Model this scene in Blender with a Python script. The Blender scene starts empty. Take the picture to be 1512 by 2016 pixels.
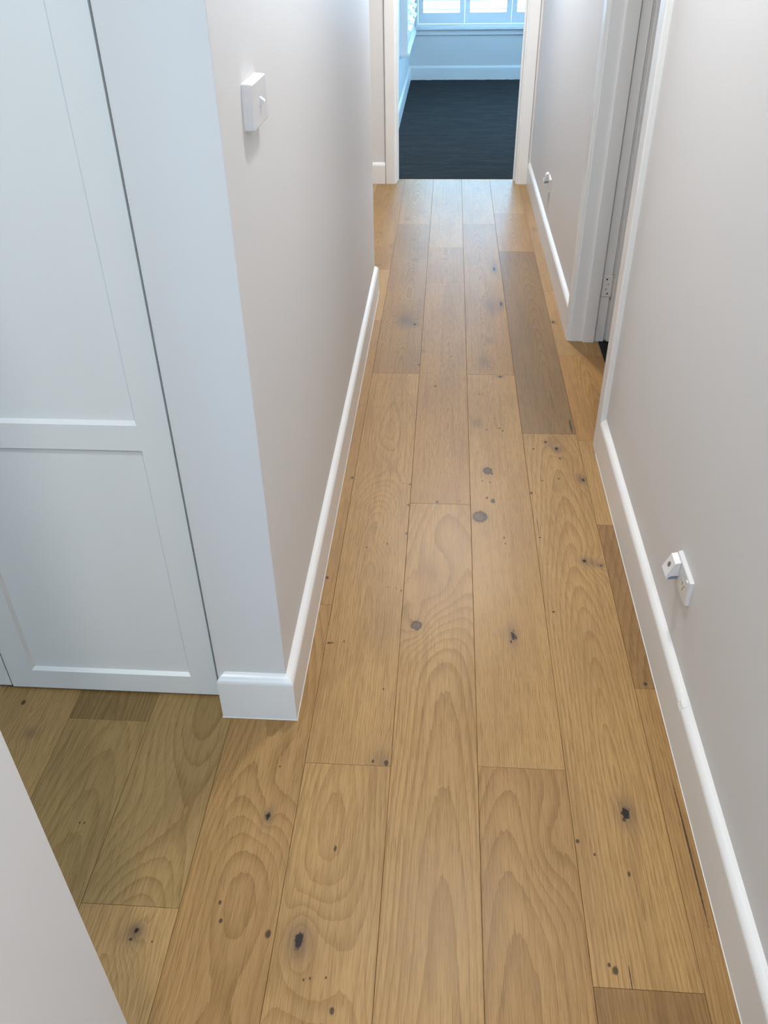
import bpy, bmesh, math, random
from mathutils import Vector, Matrix
random.seed(7)
S = bpy.context.scene
C = S.collection
R = math.radians

# ---------------------------------------------------------------- camera
F_PX, PITCH, YAW, ROLL, CAM_Z = 1649.254, 0.627777, -0.0780247, -0.0182641, 1.5305
fw = Vector((math.sin(YAW)*math.cos(PITCH), math.cos(YAW)*math.cos(PITCH), -math.sin(PITCH)))
r0 = Vector((math.cos(YAW), -math.sin(YAW), 0)); u0 = r0.cross(fw)
rt = r0*math.cos(ROLL) + u0*math.sin(ROLL); up = -r0*math.sin(ROLL) + u0*math.cos(ROLL)
cd = bpy.data.cameras.new('camera'); cam = bpy.data.objects.new('camera', cd); C.objects.link(cam)
m = Matrix.Identity(4)
for i, v in enumerate((rt, up, -fw)):
    for k in range(3): m[k][i] = v[k]
m[2][3] = CAM_Z
cam.matrix_world = m
cd.sensor_fit = 'VERTICAL'; cd.sensor_height = 36; cd.lens = F_PX/2016*36; cd.clip_start = 0.02
S.camera = cam

# ---------------------------------------------------------------- world, lights, exposure
w = bpy.data.worlds.new('sky'); S.world = w; w.use_nodes = True
bg = w.node_tree.nodes['Background']; bg.inputs[0].default_value = (0.36, 0.68, 1.0, 1); bg.inputs[1].default_value = 14.0
S.view_settings.view_transform = 'Standard'; S.view_settings.look = 'None'
S.view_settings.exposure = 0.08; S.view_settings.gamma = 1; S.view_settings.use_curve_mapping = False

def area(name, loc, rot, sx, sy, power, color, shape='RECTANGLE', portal=False, spread=180):
    l = bpy.data.lights.new(name, 'AREA'); l.shape = shape; l.size = sx
    if shape in ('RECTANGLE', 'ELLIPSE'): l.size_y = sy
    l.energy = power; l.color = color; l.spread = R(spread)
    if portal: l.cycles.is_portal = True
    o = bpy.data.objects.new(name, l); o.location = loc; o.rotation_euler = rot; C.objects.link(o)
    return o
H_ = 2.45
WARM = (1.0, 0.98, 0.96)
area('hall_downlight', (0.10, 2.02, 2.42), (0, 0, 0), 0.16, 0, 16, WARM, 'DISK')
area('hall_downlight_far', (0.10, 4.7, 2.42), (0, 0, 0), 0.16, 0, 44, WARM, 'DISK')
area('hall_downlight_near', (0.16, -0.55, 2.42), (0, 0, 0), 0.16, 0, 21, (1, .965, .93), 'DISK')
area('passage_fill_light', (-1.15, 0.30, 2.42), (0, 0, 0), 0.25, 0, 14, (.88, .97, 1), 'DISK')  # added lamp, lights the closet fronts and passage floor from above
area('window_portal_far', (0.4, 10.16, 1.3), (R(-90), 0, 0), 2.6, 1.6, 1, (1, 1, 1), portal=True)
area('window_portal_side', (-0.62, 8.97, 1.3), (0, R(-90), 0), 1.6, 1.6, 1, (1, 1, 1), portal=True)
area('fill_portal_left_room', (-1.75, -3.12, 1.85), (R(90), 0, 0), 1.2, .8, 1, (1, 1, 1), portal=True)  # portal of the added window that lights the closet
area('fill_portal_behind', (0.1, -3.12, 1.72), (R(90), 0, 0), 0.6, 1.05, 1, (1, 1, 1), portal=True)  # portal of the added window behind the camera

area('fill_portal_room', (3.34, 8.0, 1.48), (0, R(90), 0), 1.35, 2.8, 1, (1, 1, 1), portal=True)  # portal of the added window that brightens the far room

# ---------------------------------------------------------------- node helpers
def srgb(r, g, b):
    f = lambda c: (c/255/12.92) if c/255 <= .04045 else ((c/255+.055)/1.055)**2.4
    return (f(r), f(g), f(b), 1)
class NT:
    def __init__(s, name):
        s.m = bpy.data.materials.new(name); s.m.use_nodes = True; s.t = s.m.node_tree
        s.b = s.t.nodes['Principled BSDF']
    def n(s, typ, **kw):
        x = s.t.nodes.new(typ)
        for k, v in kw.items(): setattr(x, k, v)
        return x
    def put(s, sock, v):
        if isinstance(v, bpy.types.NodeSocket): s.t.links.new(v, sock)
        elif v is not None: sock.default_value = v
    def math(s, op, a, b=None, c=None, clamp=False):
        x = s.n('ShaderNodeMath', operation=op, use_clamp=clamp)
        for i, v in enumerate((a, b, c)): s.put(x.inputs[i], v)
        return x.outputs[0]
    def mix(s, fac, a, b, mode='MIX'):
        x = s.n('ShaderNodeMix', data_type='RGBA', blend_type=mode)
        s.put(x.inputs[0], fac); s.put(x.inputs[6], a); s.put(x.inputs[7], b)
        return x.outputs[2]
    def comb(s, x_, y_, z_=0.0):
        x = s.n('ShaderNodeCombineXYZ')
        for i, v in enumerate((x_, y_, z_)): s.put(x.inputs[i], v)
        return x.outputs[0]
    def noise(s, vec, scale=1.0, detail=2.0, rough=.5, dims='3D', w_=None):
        x = s.n('ShaderNodeTexNoise', noise_dimensions=dims)
        x.inputs['Scale'].default_value = scale; x.inputs['Detail'].default_value = detail; x.inputs['Roughness'].default_value = rough
        if dims == '1D': s.put(x.inputs['W'], w_)
        else: s.put(x.inputs['Vector'], vec)
        return x.outputs[0]
    def remap(s, v, a, b, c, d, smooth=False):
        x = s.n('ShaderNodeMapRange'); x.interpolation_type = 'SMOOTHSTEP' if smooth else 'LINEAR'
        s.put(x.inputs[0], v)
        for i, q in enumerate((a, b, c, d)): x.inputs[i+1].default_value = q
        return x.outputs[0]
    def bump(s, h, strength, dist):
        x = s.n('ShaderNodeBump'); x.inputs['Strength'].default_value = strength; x.inputs['Distance'].default_value = dist
        s.put(x.inputs['Height'], h); s.put(s.b.inputs['Normal'], x.outputs[0])

def paint(name, col, rough=.5, scale=60, bump=.05, var=.02, spec=.5):
    t = NT(name); g = t.n('ShaderNodeNewGeometry').outputs['Position']
    n1 = t.noise(g, 1.3, 3)
    c2 = tuple(c*(1-var*2) for c in col[:3]) + (1,)
    t.put(t.b.inputs['Base Color'], t.mix(t.remap(n1, .3, .7, 0, 1), col, c2))
    t.b.inputs['Roughness'].default_value = rough
    t.b.inputs['Specular IOR Level'].default_value = spec
    t.bump(t.noise(g, scale, 3), bump, .001)
    return t.m
M = {}
M['wall'] = paint('wall_paint', (.71, .71, .715, 1), .5, 90, .12, .01, .4)
M['wall_room'] = paint('room_wall_paint', (.72, .72, .72, 1), .5, 90, .1, .01)
M['ceiling'] = paint('ceiling_paint', (.82, .82, .81, 1), .8, 60, .05, .01)
M['trim'] = paint('trim_enamel', (.81, .815, .815, 1), .28, 30, .04, .008)
M['closet'] = paint('closet_lacquer', (.80, .805, .80, 1), .33, 40, .03, .005)
M['plastic'] = paint('white_plastic', (.72, .72, .73, 1), .25, 30, .0, .0)
M['dark_plastic'] = paint('sensor_plastic', (.17, .15, .15, 1), .25, 30, .0, .0)
M['slot'] = paint('socket_dark', (.03, .03, .035, 1), .6, 30, .0, .0)
M['metal'] = paint('hinge_steel', (.62, .61, .59, 1), .35, 60, .02, .02); M['metal'].node_tree.nodes['Principled BSDF'].inputs['Metallic'].default_value = .6
M['subfloor'] = paint('subfloor_dark', (.09, .06, .035, 1), .9, 20, .0, .0)
M['void'] = paint('gap_shade_dark', (.02, .02, .02, 1), .9, 20, .0, .0)
M['shutter'] = paint('shutter_enamel', (.80, .81, .82, 1), .35, 30, .02, .005)

def carpet_mat():
    t = NT('carpet_pile'); g = t.n('ShaderNodeNewGeometry').outputs['Position']
    big = t.noise(t.n('ShaderNodeVectorMath', operation='MULTIPLY').outputs[0], 1)
    vm = t.n('ShaderNodeVectorMath', operation='MULTIPLY'); t.put(vm.inputs[0], g); vm.inputs[1].default_value = (3.5, 9, 3)
    big = t.noise(vm.outputs[0], 1, 4, .6)
    fine = t.noise(g, 420, 2)
    c = t.mix(t.remap(big, .42, .62, 0, 1, True), (.004, .0058, .007, 1), (.014, .0172, .0185, 1))
    c = t.mix(t.remap(fine, .3, .7, 0, .55), c, (.003, .004, .005, 1))
    t.put(t.b.inputs['Base Color'], c); t.b.inputs['Roughness'].default_value = .95
    t.b.inputs['Specular IOR Level'].default_value = .1
    t.b.inputs['Sheen Weight'].default_value = .08; t.b.inputs['Sheen Roughness'].default_value = .5
    t.bump(t.math('ADD', fine, t.math('MULTIPLY', big, 2.0)), .7, .006)
    return t.m
M['carpet'] = carpet_mat()

def glass_mat():      # thin clear pane: transparent with a Fresnel reflection
    t = NT('window_glass'); out = t.t.nodes['Material Output']; t.t.nodes.remove(t.b)
    fr = t.n('ShaderNodeFresnel'); fr.inputs[0].default_value = 1.45
    tr = t.n('ShaderNodeBsdfTransparent'); tr.inputs[0].default_value = (.96, .98, .98, 1)
    gl = t.n('ShaderNodeBsdfGlossy'); gl.inputs['Roughness'].default_value = .01
    mx = t.n('ShaderNodeMixShader'); t.put(mx.inputs[0], fr.outputs[0]); t.put(mx.inputs[1], tr.outputs[0]); t.put(mx.inputs[2], gl.outputs[0])
    t.put(out.inputs[0], mx.outputs[0])
    return t.m
M['glass'] = glass_mat()

# ---------------------------------------------------------------- oak boards
LIGHT = srgb(190, 155, 110); MID = srgb(183, 147, 103); DARK = srgb(160, 126, 86); GREYB = srgb(174, 142, 104); PALE = srgb(194, 161, 117); OLIVE = srgb(178, 150, 107)
def oak(seed, tone, fig, knots):
    """fig = (centre offset of the figure, ring frequency per metre, how much the rings bend along the board, contrast)"""
    uc, freq, bend, con = fig
    t = NT('oak_board')
    sp = t.n('ShaderNodeSeparateXYZ'); t.put(sp.inputs[0], t.n('ShaderNodeTexCoord').outputs['Object'])
    u, v = sp.outputs[0], sp.outputs[1]
    so = seed*7.31
    # knot fields
    K = None; darks = []; halos = []
    wob = t.noise(t.comb(t.math('MULTIPLY', u, 160), t.math('MULTIPLY', v, 110), so), 1, 2)
    wob = t.math('SUBTRACT', wob, .5)
    for (ku, kv, size, typ, asp) in knots:
        du = t.math('SUBTRACT', u, ku); dv = t.math('SUBTRACT', v, kv)
        dv2 = t.math('DIVIDE', dv, asp)
        d2 = t.math('ADD', t.math('MULTIPLY', du, du), t.math('MULTIPLY', dv2, dv2))
        d = t.math('DIVIDE', t.math('SQRT', d2), size)
        if typ == 'dot':
            dd = t.math('ADD', d, t.math('MULTIPLY', wob, .7))
            darks.append((t.remap(dd, .55, 1.15, .85, 0, True), (.020, .011, .006, 1)))
            continue
        gv = t.math('DIVIDE', dv, 2.3)
        g2 = t.math('ADD', t.math('MULTIPLY', du, du), t.math('MULTIPLY', gv, gv))
        s2 = (size*2.6)**2
        g = t.math('EXPONENT', t.math('MULTIPLY', g2, -1/s2))
        ga = t.math('MULTIPLY', g, size*1.3)
        K = ga if K is None else t.math('ADD', K, ga)
        dd = t.math('ADD', d, t.math('MULTIPLY', wob, 1.6 if typ == 'hole' else .7))
        halo = t.math('EXPONENT', t.math('MULTIPLY', t.math('MULTIPLY', d, d), -1/(5.5 if typ == 'hole' else 2.4)))
        halos.append(t.math('MULTIPLY', halo, {'hole': .62, 'eye': .35, 'smudge': .5, 'swirl': .0}[typ]))
        if typ == 'hole':
            darks.append((t.remap(dd, .6, 1.0, 1, 0, True), (.012, .009, .008, 1)))
        elif typ == 'eye':
            ring = t.math('SUBTRACT', 1, t.math('MULTIPLY', t.math('ABSOLUTE', t.math('SUBTRACT', dd, .9)), 3.2), clamp=True)
            core = t.remap(dd, .7, .95, .75, 0, True)
            darks.append((core, (.055, .038, .026, 1))); darks.append((t.math('MULTIPLY', ring, .95), (.015, .010, .008, 1)))
    lowu = t.noise(t.comb(t.math('MULTIPLY', u, 4), t.math('MULTIPLY', v, 1.6), so), 1, 1)
    dep = t.noise(t.comb(t.math('MULTIPLY', u, 1.5), t.math('MULTIPLY', v, .8), so+3), 1, .6)
    dep = t.math('ADD', t.math('MULTIPLY', t.math('SUBTRACT', dep, .22), bend*.55), t.math('MULTIPLY', t.math('ADD', v, 1.25), (.075 if seed % 2 else -.075)*min(1, bend*4)))
    uu = t.math('ADD', t.math('SUBTRACT', u, uc), t.math('MULTIPLY', t.math('SUBTRACT', lowu, .5), .035))
    r = t.math('SQRT', t.math('ADD', t.math('MULTIPLY', uu, uu), t.math('MULTIPLY', dep, dep)))
    if K is not None: r = t.math('ADD', r, K)
    jit = t.noise(t.comb(t.math('MULTIPLY', u, 120), t.math('MULTIPLY', v, 14), so), 1, 2)
    ph = t.math('ADD', t.math('MULTIPLY', r, freq), t.math('MULTIPLY', jit, .3))
    ringn = t.noise(None, 1, 1.5, .5, '1D', ph)
    saw = t.math('FRACT', ph)
    late = t.math('MULTIPLY', t.math('POWER', saw, 2.6), t.remap(ringn, .35, .65, .5, 1.2))
    fibre = t.noise(t.comb(t.math('MULTIPLY', u, 520), t.math('MULTIPLY', v, 16), so), 1, 2, .6)
    pore = t.noise(t.comb(t.math('MULTIPLY', u, 900), t.math('MULTIPLY', v, 38), so+9), 1, 1)
    pore = t.math('MULTIPLY', t.remap(pore, .56, .68, 0, 1), t.remap(late, 0, .6, .35, 1))
    mot = t.noise(t.comb(t.math('MULTIPLY', u, 9), t.math('MULTIPLY', v, 2.4), so+5), 1, 3)
    dark = tuple(c*k for c, k in zip(tone[:3], (.56, .50, .41))) + (1,)
    pale = tuple(min(1, c*k) for c, k in zip(tone[:3], (1.10, 1.10, 1.10))) + (1,)
    grey = tuple(c*k for c, k in zip(tone[:3], (.84, .83, .84))) + (1,)
    c = t.mix(t.remap(mot, .32, .62, 0, 1, True), grey, tone)
    c = t.mix(t.remap(fibre, .35, .75, 0, .5), c, pale)
    c = t.mix(t.math('MULTIPLY', t.math('MULTIPLY', late, t.remap(fibre, .25, .6, 1.25, .6)), min(1, con*1.6)), c, dark)
    c = t.mix(t.math('MULTIPLY', pore, .6), c, dark)
    c = t.mix(t.remap(fibre, .5, .25, 0, .8), c, dark)
    broad = t.noise(t.comb(t.math('MULTIPLY', u, 90), t.math('MULTIPLY', v, 2.5), so+2), 1, 2)
    c = t.mix(t.remap(broad, .5, .3, 0, .35), c, dark)
    for h in halos: c = t.mix(h, c, (.125, .080, .050, 1))
    for f, col in darks: c = t.mix(f, c, col)
    t.put(t.b.inputs['Base Color'], c)
    t.put(t.b.inputs['Roughness'], t.remap(fibre, .2, .8, .33, .43))
    t.b.inputs['Specular IOR Level'].default_value = .3
    t.bump(t.math('SUBTRACT', t.math('MULTIPLY', fibre, .35), t.math('MULTIPLY', late, .5)), .12, .0006)
    return t.m

# ---------------------------------------------------------------- mesh helpers
def new(name, verts, faces, mat, parent=None, smooth=False):
    me = bpy.data.meshes.new(name); me.from_pydata([tuple(v) for v in verts], [], faces); me.update()
    bm = bmesh.new(); bm.from_mesh(me); bmesh.ops.recalc_face_normals(bm, faces=bm.faces); bm.to_mesh(me); bm.free()
    if smooth:
        for p_ in me.polygons: p_.use_smooth = True
    me.materials.append(M[mat] if isinstance(mat, str) else mat)
    o = bpy.data.objects.new(name, me); C.objects.link(o); o.parent = parent
    return o
def boxes(name, bl, mat, parent=None, bev=0.0, seg=2):
    bm = bmesh.new()
    for (x0, x1, y0, y1, z0, z1) in bl:
        b = bmesh.new()
        vs = [b.verts.new(q) for q in ((x0,y0,z0),(x1,y0,z0),(x1,y1,z0),(x0,y1,z0),(x0,y0,z1),(x1,y0,z1),(x1,y1,z1),(x0,y1,z1))]
        for f in ((0,3,2,1),(4,5,6,7),(0,1,5,4),(1,2,6,5),(2,3,7,6),(3,0,4,7)): b.faces.new([vs[i] for i in f])
        if bev: bmesh.ops.bevel(b, geom=list(b.edges), offset=bev, segments=seg, profile=.5, affect='EDGES')
        mt = bpy.data.meshes.new('t'); b.to_mesh(mt); b.free(); bm.from_mesh(mt); bpy.data.meshes.remove(mt)
    me = bpy.data.meshes.new(name); bm.to_mesh(me); bm.free()
    me.materials.append(M[mat] if isinstance(mat, str) else mat)
    o = bpy.data.objects.new(name, me); C.objects.link(o); o.parent = parent
    return o
def struct(o): o['kind'] = 'structure'; return o
def empty(name, loc=(0,0,0)):
    o = bpy.data.objects.new(name, None); o.location = loc; o.empty_display_size = .05; C.objects.link(o); return o
def tag(o, label, cat, group=None):
    o['label'] = label; o['category'] = cat
    if group: o['group'] = group
    return o
def sweep(name, prof, path, mat, parent=None, closed_ends=True):
    """prof: list of (out, z); path: list of (point xy, outward normal xy) with mitred normals"""
    n = len(prof); vs = []; fs = []
    for (p_, nn) in path:
        for (o_, z) in prof: vs.append((p_[0]+nn[0]*o_, p_[1]+nn[1]*o_, z))
    for i in range(len(path)-1):
        for k in range(n):
            k2 = (k+1) % n
            fs.append((i*n+k, i*n+k2, (i+1)*n+k2, (i+1)*n+k))
    fs.append(tuple(range(n))); fs.append(tuple((len(path)-1)*n+k for k in range(n)))
    return new(name, vs, fs, mat, parent)
# skirting profile: flat face, rounded shoulder falling back to the wall
T = .018
SK = [(0, .0), (T, .0), (T, .112), (T-.0006, .1165), (T-.0022, .1205), (T-.005, .1245), (T-.0085, .128), (T-.013, .131), (.0, .135)]
M['caulk'] = paint('white_caulk', (.70, .69, .66, 1), .45, 40, .02, .0)
def skirt(name, path, parent=None, caulk=False):
    o = struct(sweep(name, SK, path, 'trim', parent))
    if caulk: sweep('caulk_bead', [(T-.001, .0001), (T+.0015, .0001), (T+.0010, .0009), (T-.001, .0018)], path, 'caulk', o)
    return o

XL, XR = -.3285, .5525           # painted wall planes of the hall
YE = 1.290                        # end face of the left wall
YF = 5.888                        # far wall of the hall
H = 2.45
D1, D2 = 2.555, 3.385             # side doorway in the right wall
# ---------------------------------------------------------------- setting
sub = struct(boxes('floor', [(-3.0, .668, -3.0, YF+.11, -.06, -.0155)], 'subfloor'))
struct(boxes('ceiling', [(-3.2, 3.4, -3.2, 10.2, H, H+.1)], 'ceiling'))
struct(boxes('wall_left', [(-.4865, XL, YE, 3.905, 0, H)], 'wall', bev=.002))
struct(boxes('wall_near_left', [(-.4865, XL-.012, -3.0, .415, 0, H)], 'wall', bev=.002))
struct(boxes('wall_right', [(XR, XR+.11, -3.0, D1-.018, 0, H), (XR, XR+.11, D2+.018, YF, 0, H), (XR, XR+.11, D1-.018, D2+.018, 2.07, H)], 'wall'))
struct(boxes('wall_far', [(-3.0, -.347, YF, YF+.11, 0, H), (.478, 3.2, YF, YF+.11, 0, H), (-.347, .478, YF, YF+.11, 2.07, H)], 'wall'))
# behind the camera
struct(boxes('wall_back', [(-.4865, -.20, -3.11, -3.0, 0, H), (.40, .6625, -3.11, -3.0, 0, H), (-.20, .40, -3.11, -3.0, 2.25, H), (-.20, .40, -3.11, -3.0, 0, 1.2)], 'wall'))
# left passage
struct(boxes('wall_passage_end', [(-3.11, -3.0, -3.11, 1.45, 0, H)], 'wall'))
struct(boxes('wall_passage_near', [(-3.0, -2.35, -3.11, -3.0, 0, H), (-1.15, -.4865, -3.11, -3.0, 0, H), (-2.35, -1.15, -3.11, -3.0, 2.25, H), (-2.35, -1.15, -3.11, -3.0, 0, 1.45)], 'wall'))
struct(boxes('wall_passage_back', [(-3.0, -.4865, 1.95, 2.05, 0, H)], 'wall'))
# side hall beyond the left wall
struct(boxes('wall_side_hall', [(-3.1, -3.0, 2.05, YF+.11, 0, H)], 'wall'))
# far room
struct(boxes('wall_room_left', [(-.54, -.425, YF+.11, 8.17, 0, H), (-.54, -.425, 9.77, 10.10, 0, H), (-.54, -.425, 8.17, 9.77, 0, .49), (-.54, -.425, 8.17, 9.77, 2.05, H)], 'wall_room'))
struct(boxes('wall_room_far', [(-.54, -.36, 9.975, 10.10, 0, H), (1.60, 3.2, 9.975, 10.10, 0, H), (-.36, 1.60, 9.975, 10.10, 0, .50), (-.36, 1.60, 9.975, 10.10, 2.05, H)], 'wall_room'))
struct(boxes('wall_room_right', [(3.2, 3.3, YF, 6.6, 0, H), (3.2, 3.3, 9.4, 10.10, 0, H), (3.2, 3.3, 6.6, 9.4, 0, .8), (3.2, 3.3, 6.6, 9.4, 2.15, H)], 'wall_room'))
# side room beyond the open door
struct(boxes('wall_side_room', [(3.2, 3.3, .5, YF, 0, H), (.6625, 3.2, .5, .6, 0, H)], 'wall_room'))

# ---------------------------------------------------------------- floor boards
X0, BW, G = -.2757, .190, .0003
def board(col, y0, y1, tone, fig, knots, seed, xmin=None, xmax=None):
    tone = (tone[0]*.78, tone[1]*.74, tone[2]*.60, 1)
    cx = X0 + col*BW + BW/2
    xa = -BW/2+G if xmin is None else xmin-cx
    xb = BW/2-G if xmax is None else xmax-cx
    L = (y1-y0)/2 - G; cy = (y0+y1)/2; ch = .0008; th = -.015
    vs = []
    for (z, i) in ((th, 0), (-ch*.8, 0), (0, ch)):
        vs += [(xa+i, -L+i, z), (xb-i, -L+i, z), (xb-i, L-i, z), (xa+i, L-i, z)]
    fs = [(0,3,2,1), (8,9,10,11)]
    for a in (0, 4):
        for k in range(4): fs.append((a+k, a+(k+1) % 4, a+4+(k+1) % 4, a+4+k))
    kk = [(ku, kv-cy, s_, ty, asp) for (ku, kv, s_, ty, asp) in knots]
    o = new('floorboard', vs, fs, oak(seed, tone, fig, kk), sub)
    o.location = (cx, cy, 0)
    return o
d = lambda u, v, s=.004, asp=1.5: (u, v, s, 'dot', asp)
hole = lambda u, v, s=.010, asp=1.5: (u, v, s, 'hole', asp)
eye = lambda u, v, s=.016, asp=1.2: (u, v, s, 'eye', asp)
smu = lambda u, v, s=.020, asp=1.5: (u, v, s, 'smudge', asp)
swl = lambda u, v, s=.030, asp=2: (u, v, s, 'swirl', asp)
FINE = lambda c=0: (c, 210, .10, .50)
CATH = lambda c=0, b=.22, f=130, k=.55: (c, f, b, k)
boards = [
 # column, from, to, tone, figure, knots
 (0, -.74, 1.156, LIGHT, CATH(-.01, .2, 190, .5), [hole(-.050, .766, .0105, 1.6), d(.025,.649,.005), d(-.004,.952,.003,3), swl(-.01,.70,.03), d(-.031,.697,.002), d(.008,.703,.002), d(-.02,.70,.002)]),
 (0, 1.156, 3.054, LIGHT, CATH(.0, .18, 150, .35), [d(-.086,1.526,.006,.7), d(-.078,1.527,.004,.7), d(-.048,1.534,.0022), d(.084,1.164,.006), smu(.075,1.17,.015), d(.055,1.167,.003), d(.064,1.378,.0025), d(.052,1.75,.002), d(.075,1.744,.002), d(.088,1.737,.003), d(-.023,1.924,.003), d(.036,1.944,.003), d(.026,1.95,.002), d(.091,1.996,.004), d(.09,2.144,.004), d(.09,2.259,.004), d(.069,2.265,.004,.7), swl(-.009,2.336,.03), swl(.02,1.95,.012)]),
 (0, 3.054, 4.995, GREYB, FINE(.02), [hole(.058,3.542,.006,1.6), smu(.03,3.58,.03,1.6), d(.089,3.136,.005), d(.092,3.0,.004), smu(.029,4.384,.014), smu(.01,4.72,.01), smu(0,3.6,.022,2)]),
 (0, 4.995, 6.0, PALE, CATH(0, .2, 160, .6), [smu(-.045,5.097,.014,1.6), swl(.03,5.35,.03)]),
 (1, .253, 2.155, LIGHT, CATH(.01, .30, 150, .8), [eye(-.055,1.602,.0135,1.15), swl(.0,1.75,.035,2)]),
 (1, 2.155, 4.057, MID, CATH(.02, .16, 190, .3), [d(-.03,2.949,.005), smu(-.088,3.264,.008), d(-.08,2.70,.002), d(.032,3.216,.004), swl(.0,2.45,.02), smu(.06,2.17,.004), d(-.01,2.165,.005)]),
 (1, 4.057, 4.584, MID, FINE(0), [smu(0,4.4,.008)]),
 (1, 4.584, 6.0, PALE, FINE(-.02), [swl(.06,5.3,.03)]),
 (2, -.73, 1.167, MID, CATH(-.02, .30, 125, .9), [swl(.04,.98,.02)]),
 (2, 1.167, 3.055, LIGHT, CATH(.0, .10, 210, .32), [hole(.005,1.578,.0062,3.0), d(.012,1.57,.004,2), d(-.001,1.555,.003,2), eye(-.067,2.092,.021,1.3), hole(-.055,2.10,.0035,1), d(-.024,2.178,.008,1.9), d(-.042,2.194,.005,1.5), eye(-.035,2.352,.014,1.4), d(-.022,2.335,.005), d(-.054,2.29,.003), d(-.029,2.284,.003), d(.002,1.989,.003,2), d(.004,1.961,.0025,2), smu(-.065,2.67,.014), d(-.03,2.621,.005,.8), d(.016,2.632,.004), d(.027,2.615,.0035), d(-.05,2.893,.004,.8), hole(.037,3.040,.008,.8)]),
 (2, 3.055, 5.002, MID, FINE(-.01), [smu(.005,3.381,.012,2), hole(.075,3.788,.006,5), hole(.059,4.253,.008,4), smu(.03,3.75,.02,3), smu(-.02,3.17,.02,2)]),
 (2, 5.002, 6.0, PALE, CATH(0, .2, 160, .6), [smu(.015,5.713,.008,1.5), swl(.06,5.2,.03)]),
 (3, -1.18, .716, DARK, FINE(.02), []),
 (3, .716, 2.601, LIGHT, CATH(.01, .24, 115, .5), [hole(.019,1.067,.0100,1.8), d(.012,1.052,.004), d(-.053,.746,.006), d(-.062,.755,.003), d(-.028,.733,.0013,22), d(-.089,.997,.0045,1.2), d(-.059,.969,.0025), d(.002,.932,.003,2.2), d(-.073,1.672,.005,.8), hole(.036,1.892,.0062,1.3), hole(.080,1.873,.006,.8), smu(.06,1.885,.012,1), d(-.082,1.996,.0045,.8), d(-.069,1.874,.002), d(-.09,2.228,.005), hole(.084,2.309,.006,1.5), smu(.075,2.32,.012), d(-.049,2.302,.003), d(.005,2.315,.0035), hole(.016,2.500,.0075,1.5), hole(-.017,2.544,.005,1.6), d(.022,2.438,.0045), d(-.063,2.497,.005,.9), (-.083,2.05,.0012,'dot',45)]),
 (3, 2.601, 4.526, srgb(154, 125, 92), FINE(.03), [(.082,2.66,.004,'dot',14)]),
 (3, 4.526, 5.205, MID, FINE(0), []),
 (3, 5.205, 6.0, PALE, FINE(.03), [smu(.0,5.6,.008)]),
 (4, -.49, 1.413, MID, (0.02, 150, .05, .8), [(-.06,.98,.0022,'dot',90)]),
 (4, 1.413, 2.067, DARK, CATH(.0, .25, 120, .5), [d(-.067,1.428,.006,1)]),
 (4, 2.067, 2.56, LIGHT, CATH(.0, .3, 110, .4), []),
 (4, 2.56, 3.242, srgb(190, 148, 98), FINE(0), []),
 (4, 3.242, 3.959, LIGHT, FINE(.03), [hole(-.083,3.585,.006,1.8)]),
 (4, 3.959, 5.90, LIGHT, FINE(0), [smu(-.061,4.907,.012,2)]),
 (-1, -.23, 1.671, MID, CATH(.02, .26, 150, .6), [hole(.038,1.019,.0055,1.8), d(.042,1.142,.002), d(-.02,.828,.0035), d(-.011,.793,.0035), d(.082,.774,.006), swl(.04,1.08,.03,2), swl(.02,.62,.035,2)]),
 (-1, 1.671, 3.579, MID, FINE(0), [d(.068,1.781,.005), d(.0885,2.29,.005)]),
 (-1, 3.579, 4.23, PALE, FINE(0), []),
 (-1, 4.23, 6.0, MID, FINE(0), [smu(.076,4.596,.008,3), smu(.006,4.828,.007,2), smu(.03,4.3,.01)]),
 (-2, -1.1, .812, PALE, FINE(.0), [hole(.027,.767,.0062,1.1), d(.022,.749,.004,.8), d(.062,.747,.0018), smu(.024,.758,.014,1)]),
 (-2, .812, 2.70, OLIVE, CATH(.02, .34, 130, .55), [swl(.0,1.0,.04)]),
 (-3, -.66, 1.25, OLIVE, CATH(.03, .3, 90, .35), [d(.03,.98,.002), d(.04,.98,.002)]),
 (-3, 1.25, 3.1, srgb(152, 128, 90), CATH(0, .2, 140, .5), []),
 (-4, .2, 2.0, PALE, FINE(0), [d(-.032,1.289,.006), smu(.02,1.201,.012,1)]),
]
for i, (c_, a, b, tone, fig, kn) in enumerate(boards):
    if c_ == 4: board(c_, a, b, tone, fig, kn, i+1, xmax=.668)
    else: board(c_, a, b, tone, fig, kn, i+1)
# doorway strip of the last column stays inside the room edge; plain boards out of the frame
extra = [(c_, -3.0, a0) for c_, a0 in ((-1,-.23),(0,-.74),(1,.253),(2,-.73),(3,-1.18),(4,-.49))]
gm = oak(77, MID, FINE(0), []); gm2 = oak(91, OLIVE, CATH(), [])
def plain(col, y0, y1, mat, xmax=None):
    cx = X0 + col*BW + BW/2; xb = BW/2-G if xmax is None else xmax-cx
    o = boxes('floorboard', [(-BW/2+G, xb, -(y1-y0)/2+G, (y1-y0)/2-G, -.015, 0)], mat, sub, bev=.0009, seg=1)
    o.location = (cx, (y0+y1)/2, 0)
for c_, a, b in extra:
    plain(c_, a, b, gm, .668 if c_ == 4 else None)
for c_ in range(-14, -1):
    plain(c_, -3.0, {-4: 0, -3: -.66, -2: -1.1}.get(c_, 0), gm if c_ % 2 else gm2)
for c_ in range(-14, -4):
    off = random.uniform(.4, 1.3)
    plain(c_, 0.0, off, gm); plain(c_, off, off+1.9, gm2); plain(c_, off+1.9, YF, gm)
plain(-4, 0, .2, gm); plain(-4, 2.0, 3.9, gm2); plain(-4, 3.9, YF, gm)
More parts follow.
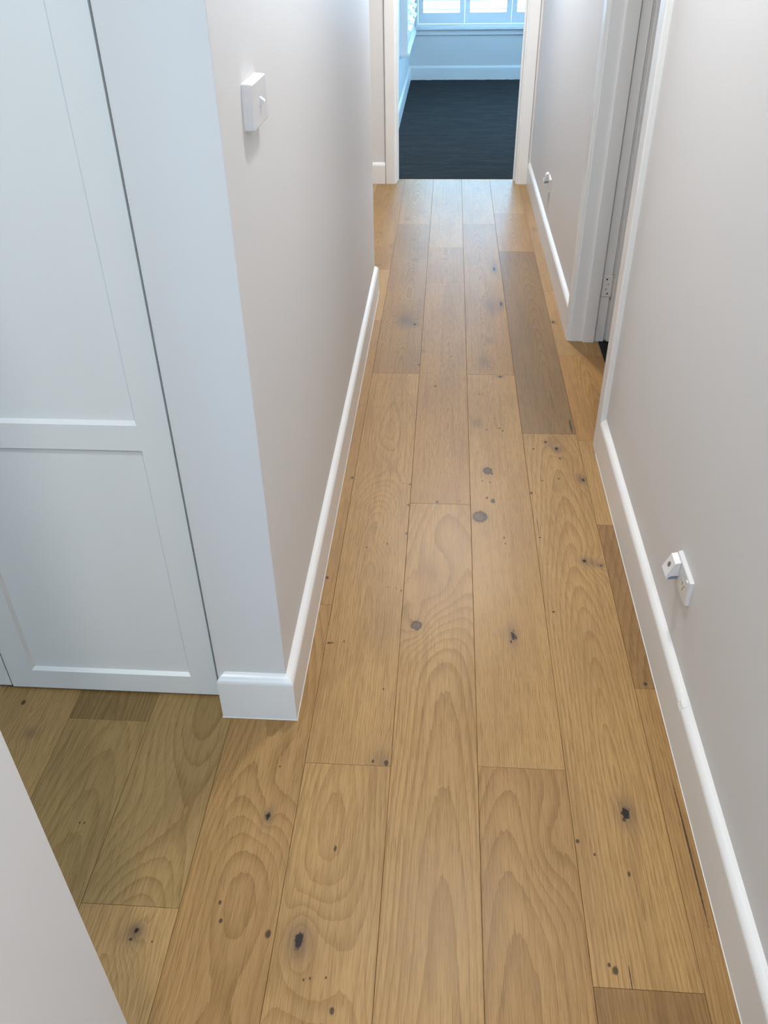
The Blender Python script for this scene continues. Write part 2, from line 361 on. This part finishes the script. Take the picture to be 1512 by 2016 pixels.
plain(-3, 3.1, 5.0, gm2); plain(-3, 5.0, YF, gm); plain(-2, 2.70, 4.6, gm); plain(-2, 4.6, YF, gm2)

# ---------------------------------------------------------------- carpets
def pile(name, x0, x1, y0, y1, nx, ny, z):
    vs = []; fs = []
    for j in range(ny+1):
        for i in range(nx+1):
            x = x0+(x1-x0)*i/nx; y = y0+(y1-y0)*j/ny
            e = 0 if i in (0, nx) or j in (0, ny) else random.uniform(-.0018, .0018)
            vs.append((x, y, z+e))
    for j in range(ny):
        for i in range(nx):
            a = j*(nx+1)+i; fs.append((a, a+1, a+nx+2, a+nx+1))
    return new(name, vs, fs, 'carpet', None, True)
cp = pile('carpet', -.425, 3.2, YF+.111, 9.975, 180, 200, .003); cp['kind'] = 'stuff'
tag(cp, 'dark blue-grey carpet covering the far bedroom floor', 'carpet')
cp2 = pile('carpet', .669, 3.195, .605, YF-.005, 60, 120, .002); cp2['kind'] = 'stuff'
tag(cp2, 'sliver of charcoal carpet just inside the right-hand doorway', 'carpet')
struct(boxes('floor_room', [(-.54, 3.3, YF+.11, 10.1, -.06, -.004), (.668, 3.3, .5, YF+.11, -.06, -.004)], 'subfloor'))

# ---------------------------------------------------------------- skirtings
YC = 1.332      # plane of the closet fronts
skirt('baseboard_left', [((XL-.138, YC), (-1, 0)), ((XL-.138, YE), (-1, -1)), ((XL, YE), (1, -1)), ((XL, 3.905), (1, 1)), ((XL-.12, 3.905), (0, 1))], caulk=True)
skirt('baseboard_near_left', [((XL-.012, -3.0), (1, 0)), ((XL-.012, .30), (1, 0))])
bb = skirt('baseboard_right', [((XR, -3.0), (-1, 0)), ((XR, D1-.08), (-1, 0))], caulk=True)
sweep('joint_cover', [(0, .10), (T+.001, .10), (T+.001, .113), (T-.004, .1255), (T-.013, .132), (.0, .136)], [((XR, 1.246), (-1, 0)), ((XR, 1.270), (-1, 0))], 'trim', bb)
skirt('baseboard_right_far', [((XR, D2+.075), (-1, 0)), ((XR, YF), (-1, 0))])
skirt('baseboard_far', [((-3.0, YF), (0, -1)), ((-.408, YF), (0, -1))])
skirt('baseboard_room_left', [((-.425, YF+.111), (1, 0)), ((-.425, 9.975), (1, -1)), ((3.2, 9.975), (0, -1))])
skirt('baseboard_side_room', [((.6625, D2+.09), (1, 0)), ((.6625, YF), (1, 0))])

# ---------------------------------------------------------------- door frames
def arch_v(x, y, w_, axis, out, z1, name, parent):
    """upright architrave; axis 'y': lies on a wall of constant x, spans y..y+w_; out = signed thickness"""
    t = .0185 if out > 0 else -.0185
    sg = 1 if w_ > 0 else -1
    pr = [(0, 0), (abs(w_), 0), (abs(w_), .75), (abs(w_)-.003, .95), (abs(w_)-.009, 1.0), (.010, 1.0), (.004, .92), (0, .72)]
    vs = []
    for z in (0, z1):
        for (a, b) in pr:
            if axis == 'y': vs.append((x+b*t, y+sg*a, z))
            else: vs.append((x+sg*a, y+b*t, z))
    n = len(pr); fs = [tuple(range(n)), tuple(range(n, 2*n))] + [(k, (k+1) % n, n+(k+1) % n, n+k) for k in range(n)]
    return new(name, vs, fs, 'trim', parent)
# side door (door_1): frame, stop, leaf swung into the side room
dr = struct(empty('door_1', (0, 0, 0)))
arch_v(XR, D1-.008, -.072, 'y', -1, 2.12, 'architrave', dr)
arch_v(XR, D2+.006, .072, 'y', -1, 2.12, 'architrave', dr)
boxes('architrave', [(XR-.0185, XR, D1-.008, D2+.006, 2.05, 2.12)], 'trim', dr, .002)
boxes('jamb', [(XR-.0045, .688, D2, D2+.018, 0, 2.06), (.688, .6975, D2+.010, D2+.018, 0, 2.06)], 'trim', dr, .001)
boxes('jamb', [(XR-.0045, .688, D1-.018, D1, 0, 2.06)], 'trim', dr, .001)
boxes('jamb', [(XR-.0045, .688, D1, D2, 2.04, 2.06)], 'trim', dr, .001)
boxes('door_stop', [(.600, .648, D2-.0125, D2, 0, 2.04)], 'trim', dr, .0015)
boxes('door_stop', [(.600, .648, D1, D1+.0125, 0, 2.04)], 'trim', dr, .0015)
lf = boxes('door_leaf', [(.6955, 1.50, D2-.024, D2+.0045, .012, 2.035)], 'trim', dr, .0015)
for z0 in (.203, 1.75):
    h = boxes('hinge', [(.652, .690, D2-.0030, D2+.0005, z0, z0+.085)], 'trim', dr, .0006)
    bmv = []; fv = []
    for zz in (z0-.002, z0+.087):
        for k in range(12): bmv.append((.6945+.0055*math.cos(k*math.pi/6), D2-.006+.0055*math.sin(k*math.pi/6), zz))
    fv = [tuple(range(12)), tuple(range(12, 24))] + [(k, (k+1) % 12, 12+(k+1) % 12, 12+k) for k in range(12)]
    new('hinge_pin', bmv, fv, 'metal', h)
    for k, zz in enumerate((.012, .031, .052, .072)):
        xx = .668 if k % 2 else .676
        boxes('screw', [(xx-.003, xx+.003, D2-.0042, D2-.0028, z0+zz-.003, z0+zz+.003)], 'slot' if k in (0, 3) else 'metal', h, .0008, 1)
# far doorway (door_2), no leaf
df = struct(empty('door_2', (0, YF, 0)))
def rp(o): o.location = -o.parent.location; return o
rp(arch_v(-.338, YF, -.068, 'x', -1, 2.12, 'architrave', df))
rp(arch_v(.469, YF, .068, 'x', -1, 2.12, 'architrave', df))
rp(boxes('architrave', [(-.338, .469, YF-.0185, YF, 2.05, 2.12)], 'trim', df, .002))
rp(boxes('jamb', [(-.347, -.329, YF-.004, YF+.112, 0, 2.06)], 'trim', df, .0015))
rp(boxes('jamb', [(.460, .478, YF-.004, YF+.112, 0, 2.06)], 'trim', df, .0015))
rp(boxes('jamb', [(-.329, .460, YF-.004, YF+.112, 2.04, 2.06)], 'trim', df, .0015))
rp(boxes('door_stop', [(.449, .460, YF+.062, YF+.074, 0, 2.04)], 'trim', df, .001))
rp(boxes('door_stop', [(-.329, -.322, YF+.062, YF+.074, 0, 2.04)], 'trim', df, .001))

# ---------------------------------------------------------------- closet
cl = empty('closet', (-.75, YC, 0))
tag(cl, 'white built-in closet with recessed-panel shaker doors left of the wall end', 'closet')
def shaker(x0, x1, z0, z1, rails, st, name='door'):
    """routed one-piece door: front skin with stepped panel recesses"""
    dpt = .0095; th = .020; bv = .006
    rects = []
    for (a, b) in rails: rects.append((x0+st, x1-st, a, b))
    fr = []
    zs = [z0] + [q for r_ in rails for q in r_] + [z1]
    bl = [(x0, x0+st, 0, th, z0, z1), (x1-st, x1, 0, th, z0, z1)]
    for k in range(0, len(zs), 2): bl.append((x0+st, x1-st, 0, th, zs[k], zs[k+1]))
    vs = []; fs = []
    # outer shell without the seams between stiles and rails
    def q(*pts):
        i = len(vs); vs.extend(pts); fs.append(tuple(range(i, i+len(pts))))
    for (xa, xb, ya, yb, za, zb) in bl: q((xa, 0, za), (xb, 0, za), (xb, 0, zb), (xa, 0, zb))
    q((x0,0,z0),(x0,th,z0),(x0,th,z1),(x0,0,z1)); q((x1,0,z0),(x1,0,z1),(x1,th,z1),(x1,th,z0))
    q((x0,0,z0),(x1,0,z0),(x1,th,z0),(x0,th,z0)); q((x0,0,z1),(x0,th,z1),(x1,th,z1),(x1,0,z1))
    q((x0,th,z0),(x1,th,z0),(x1,th,z1),(x0,th,z1))
    for (xa, xb, za, zb) in rects:   # bevelled recess walls
        o_ = [(xa,0,za),(xb,0,za),(xb,0,zb),(xa,0,zb)]
        i_ = [(xa+bv,dpt,za+bv),(xb-bv,dpt,za+bv),(xb-bv,dpt,zb-bv),(xa+bv,dpt,zb-bv)]
        for k in range(4): q(o_[k], o_[(k+1) % 4], i_[(k+1) % 4], i_[k])
    me = bpy.data.meshes.new(name); me.from_pydata(vs, [], fs)
    bm = bmesh.new(); bm.from_mesh(me); bmesh.ops.remove_doubles(bm, verts=bm.verts, dist=.0001); bmesh.ops.recalc_face_normals(bm, faces=bm.faces); bm.to_mesh(me); bm.free()
    me.materials.append(M['closet'])
    o = bpy.data.objects.new(name, me); C.objects.link(o); o.parent = cl; o.location = (.75, 0, 0)
    for (xa, xb, za, zb) in rects:
        boxes('panel', [(xa+bv-.0005, xb-bv+.0005, dpt, dpt+.006, za+bv-.0005, zb-bv+.0005)], 'closet', o)
    return o
ZB = .0075
shaker(-1.0135, -.5055, ZB, 2.36, [(.066, .6895), (.7445, 2.30)], .0615)
shaker(-1.524, -1.0165, ZB+.004, 2.36, [(.066, .6895), (.7445, 2.30)], .0615)
shaker(-2.034, -1.527, ZB, 2.36, [(.066, .6895), (.7445, 2.30)], .0615)
def local(o): o.location = (.75, -YC, 0); return o
local(boxes('filler_panel', [(-.5015, -.4675, YC, YC+.020, ZB+.001, H-.001)], 'closet', cl, .0006))
local(boxes('carcass', [(-2.04, -.5065, YC+.045, YC+.55, .0, 2.40)], 'void', cl))  # near-black colour puts the shade of the door gaps into the carcass
local(boxes('top_panel', [(-2.04, -.503, YC, YC+.020, 2.364, H-.001)], 'closet', cl, .0006))
# faint stop bead where filler meets the wall end
struct(boxes('wall_passage_nook', [(-3.0, -2.05, YC, YC+.1, 0, H)], 'wall'))

# ---------------------------------------------------------------- light switch
sw = empty('light_switch', (XL, 1.508, 1.268))
tag(sw, 'white raised light switch with one small toggle on the left wall', 'light switch')
def rounded_slab(name, hy, hz, th, taper, mat, parent, rad=.006, out=1, fr=.0015, z_shift=0):
    """slab on a wall of constant x, thickness along +x*out"""
    vs = []; fs = []; rings = [(0, 0), (th*.82, taper), (th-fr*.5, taper+fr*.45), (th, taper+fr*1.6)]
    n = 24
    for (xx, ins) in rings:
        for k in range(n):
            a = 2*math.pi*(k+.5)/n
            cy_ = 1 if math.cos(a) > 0 else -1; cz_ = 1 if math.sin(a) > 0 else -1
            y = cy_*(hy-rad) + (rad)*math.cos(a); z = cz_*(hz-rad) + rad*math.sin(a)
            sy = (hy-ins)/hy; sz = (hz-ins)/hz
            vs.append((out*xx, y*sy, z*sz+z_shift))
    for i in range(len(rings)-1):
        for k in range(n): fs.append((i*n+k, i*n+(k+1) % n, (i+1)*n+(k+1) % n, (i+1)*n+k))
    fs.append(tuple(range(n))); fs.append(tuple((len(rings)-1)*n+k for k in range(n)))
    return new(name, vs, fs, mat, parent)
rounded_slab('mounting_block', .0585, .0355, .0175, .001, 'plastic', sw, .003)
# toggle dolly: wedge pointing slightly down
def wedge(name, pts, hy, mat, parent, yc=0.0, out=1):
    n = len(pts); vs = [(out*a, yc-hy, b) for a, b in pts] + [(out*a, yc+hy, b) for a, b in pts]
    fs = [tuple(range(n)), tuple(range(n, 2*n))] + [(k, (k+1) % n, n+(k+1) % n, n+k) for k in range(n)]
    return new(name, vs, fs, mat, parent)
wedge('toggle', [(.0165, .0085), (.0235, .0030), (.0245, .0005), (.0165, -.0080)], .0055, 'plastic', sw, .0)

# ---------------------------------------------------------------- outlets with night lights
def outlet(y0, z0, label):
    """y0, z0: centre of the 116 x 70 plate on the right wall"""
    o = empty('power_outlet', (XR, y0, z0)); tag(o, label, 'power outlet', 'power outlets on the right wall')
    rounded_slab('plate', .058, .035, .0095, .0012, 'plastic', o, .005, -1)
    for s_ in (-1, 1):   # two rockers at the outer top corners, slots in the middle of each half
        r_ = wedge('rocker', [(.009, .0065), (.0125, .0065), (.0105, -.0065), (.009, -.0065)], .0045, 'plastic', o, s_*.044 - .0, -1)
        for ch in (r_,): ch.location.z = .021
    for s_ in (-1,):     # pin slots of the free socket
        f = wedge('socket_face', [(.0093, .0135), (.0098, .0135), (.0098, -.0135), (.0093, -.0135)], .014, 'plastic', o, s_*.024, -1)
        f.location.z = -.004
        for (yy, zz, ang) in ((-.0065, .004, 30), (.0065, .004, -30), (0, -.0075, 0)):
            sl = boxes('slot', [(-.0101, -.0096, -.0011, .0011, -.0036, .0036)], 'slot', f)
            sl.location = (0, -.024+yy, zz); sl.rotation_euler = (R(ang), 0, 0)
    return o
def night_light(y0, z0, label):
    """wedge-shaped plug-in sensor light, y0 centre, z0 top edge; sits on the plate face"""
    o = empty('night_light', (XR-.0098, y0, z0)); tag(o, label, 'night light', 'plug-in night lights in the outlets')
    hy = .0195
    prof = [(0, 0), (.0125, -.0035), (.0165, -.014), (.0275, -.042), (.0270, -.0475), (.0240, -.0510)]
    arch = [(.0225, -.0460), (.0195, -.0410), (.0150, -.0385), (.0090, -.0376), (0, -.0372)]
    pts = prof + arch
    # side walls carry the arch; the hollow behind the front shell is a dark diffuser
    wedge('body', pts, hy, 'plastic', o, 0, -1)
    inner = [(.0, -.0373), (.0150, -.0386), (.0198, -.0412), (.0228, -.0462), (.0238, -.0498), (.012, -.0490), (0, -.047)]
    wedge('diffuser', inner, hy-.0022, 'lens', o, 0, -1)
    vs = []; fs = []
    # sensor disc on the sloping front
    nrm = Vector((-(.042-.014), 0, (.0275-.0165))).normalized()
    base = Vector((-(.0165+.0275)/2+.0035, 0, -.0215)); base = Vector((-.0185, .0, -.0190))
    a1 = Vector((0, 1, 0)); a2 = nrm.cross(a1)
    for dd in (0.0, .0012):
        for k in range(16):
            vs.append(base + nrm*dd + a1*.0060*math.cos(k*math.pi/8) + a2*.0060*math.sin(k*math.pi/8))
    fs = [tuple(range(16)), tuple(range(16, 32))] + [(k, (k+1) % 16, 16+(k+1) % 16, 16+k) for k in range(16)]
    new('sensor', vs, fs, 'dark_plastic', o)
    return o
M['lens'] = paint('frosted_lens', (.20, .24, .32, 1), .3, 30, 0, 0)
outlet(1.456, .3125, 'white double power outlet low on the near right wall with one socket free')
night_light(1.493, .3405, 'white wedge-shaped night light plugged into the near right-wall outlet')
outlet(4.690, .3125, 'small distant white power outlet on the right wall past the side doorway')
night_light(4.700, .3640, 'tiny distant night light plugged into the outlet near the far door')

# ---------------------------------------------------------------- windows of the far room
def ellipse_louvre(name, x0, x1, axis, cx, z, tilt, w_, t_, mat, parent):
    n = 10; vs = []; fs = []
    for e in (x0, x1):
        for k in range(n):
            a = 2*math.pi*k/n; p_, q_ = w_/2*math.cos(a), t_/2*math.sin(a)
            pp = p_*math.cos(tilt)-q_*math.sin(tilt); qq = p_*math.sin(tilt)+q_*math.cos(tilt)
            vs.append((e, cx+pp, z+qq) if axis == 'x' else (cx+pp, e, z+qq))
    fs = [tuple(range(n)), tuple(range(n, 2*n))] + [(k, (k+1) % n, n+(k+1) % n, n+k) for k in range(n)]
    return new(name, vs, fs, mat, parent, False)
def shutter_panel(a0, a1, z0, z1, axis, c, parent, sgn):
    """a0..a1 along the wall, c = room-side face coordinate, sgn = direction of thickness"""
    st = .052; rl = .098; th = .026
    def bx(p0, p1, q0, q1): 
        c0, c1 = sorted((c, c+sgn*th))
        return (p0, p1, c0, c1, q0, q1) if axis == 'x' else (c0, c1, p0, p1, q0, q1)
    pn = boxes('shutter', [bx(a0, a0+st, z0, z1), bx(a1-st, a1, z0, z1), bx(a0+st, a1-st, z0, z0+rl), bx(a0+st, a1-st, z1-rl, z1)], 'shutter', parent, .0015)
    z = z0+rl+.036
    while z < z1-rl-.03:
        ellipse_louvre('louvre', a0+st+.002, a1-st-.002, axis, c+sgn*th/2, z, R(12)*sgn, .088, .011, 'shutter', pn)
        z += .078
    return pn
w1 = struct(empty('window_1', (0, 0, 0)))
boxes('sill', [(-.39, 1.63, 9.925, 10.06, .470, .492)], 'shutter', w1, .003)
boxes('apron', [(-.36, 1.60, 9.957, 9.975, .420, .470)], 'shutter', w1, .002)
boxes('window_frame', [(-.36, -.335, 9.95, 10.09, .492, 2.05), (1.575, 1.60, 9.95, 10.09, .492, 2.05), (-.335, 1.575, 9.95, 10.09, .492, .520), (-.335, 1.575, 9.95, 10.09, 2.025, 2.05)], 'shutter', w1, .002)
for k in range(4):
    a = -.333+k*.477
    shutter_panel(a, a+.475, .523, 2.022, 'x', 9.958, w1, 1)
boxes('pane', [(-.34, 1.58, 10.070, 10.074, .51, 2.03)], 'glass', w1)
w2 = struct(empty('window_2', (0, 0, 0)))
boxes('sill', [(-.53, -.345, 8.13, 9.81, .462, .490)], 'shutter', w2, .003)
boxes('window_frame', [(-.53, -.360, 8.145, 8.170, .490, 2.07), (-.53, -.360, 9.77, 9.795, .490, 2.07), (-.53, -.360, 8.17, 9.77, .490, .515), (-.53, -.360, 8.17, 9.77, 2.045, 2.07)], 'shutter', w2, .002)
for k in range(3):
    a = 8.172+k*.532
    shutter_panel(a, a+.530, .518, 2.042, 'y', -.366, w2, -1)
boxes('pane', [(-.515, -.511, 8.16, 9.78, .5, 2.05)], 'glass', w2)
# unseen windows added behind the camera for cool light on closet and walls
w3 = struct(empty('fill_window_3', (0, 0, 0)))
boxes('window_frame', [(-2.35, -2.31, -3.1, -3.02, 1.45, 2.25), (-1.19, -1.15, -3.1, -3.02, 1.45, 2.25), (-2.31, -1.19, -3.1, -3.02, 1.45, 1.49), (-2.31, -1.19, -3.1, -3.02, 2.21, 2.25), (-1.77, -1.73, -3.1, -3.02, 1.49, 2.21)], 'shutter', w3)
boxes('pane', [(-2.33, -1.17, -3.062, -3.058, 1.46, 2.24)], 'glass', w3)
w5 = struct(empty('fill_window_5', (0, 0, 0)))
boxes('window_frame', [(-.20, -.17, -3.1, -3.02, 1.2, 2.25), (.37, .40, -3.1, -3.02, 1.2, 2.25), (-.17, .37, -3.1, -3.02, 1.2, 1.23), (-.17, .37, -3.1, -3.02, 2.22, 2.25)], 'shutter', w5)
boxes('pane', [(-.18, .38, -3.062, -3.058, 1.21, 2.24)], 'glass', w5)
# large unseen window added in the far room's right wall to brighten it
w4 = struct(empty('fill_window_4', (0, 0, 0)))
boxes('window_frame', [(3.2, 3.3, 6.6, 6.64, .8, 2.15), (3.2, 3.3, 9.36, 9.4, .8, 2.15), (3.2, 3.3, 6.64, 9.36, .8, .84), (3.2, 3.3, 6.64, 9.36, 2.11, 2.15), (3.22, 3.28, 7.98, 8.02, .84, 2.11)], 'shutter', w4)
boxes('pane', [(3.25, 3.254, 6.62, 9.38, .82, 2.13)], 'glass', w4)
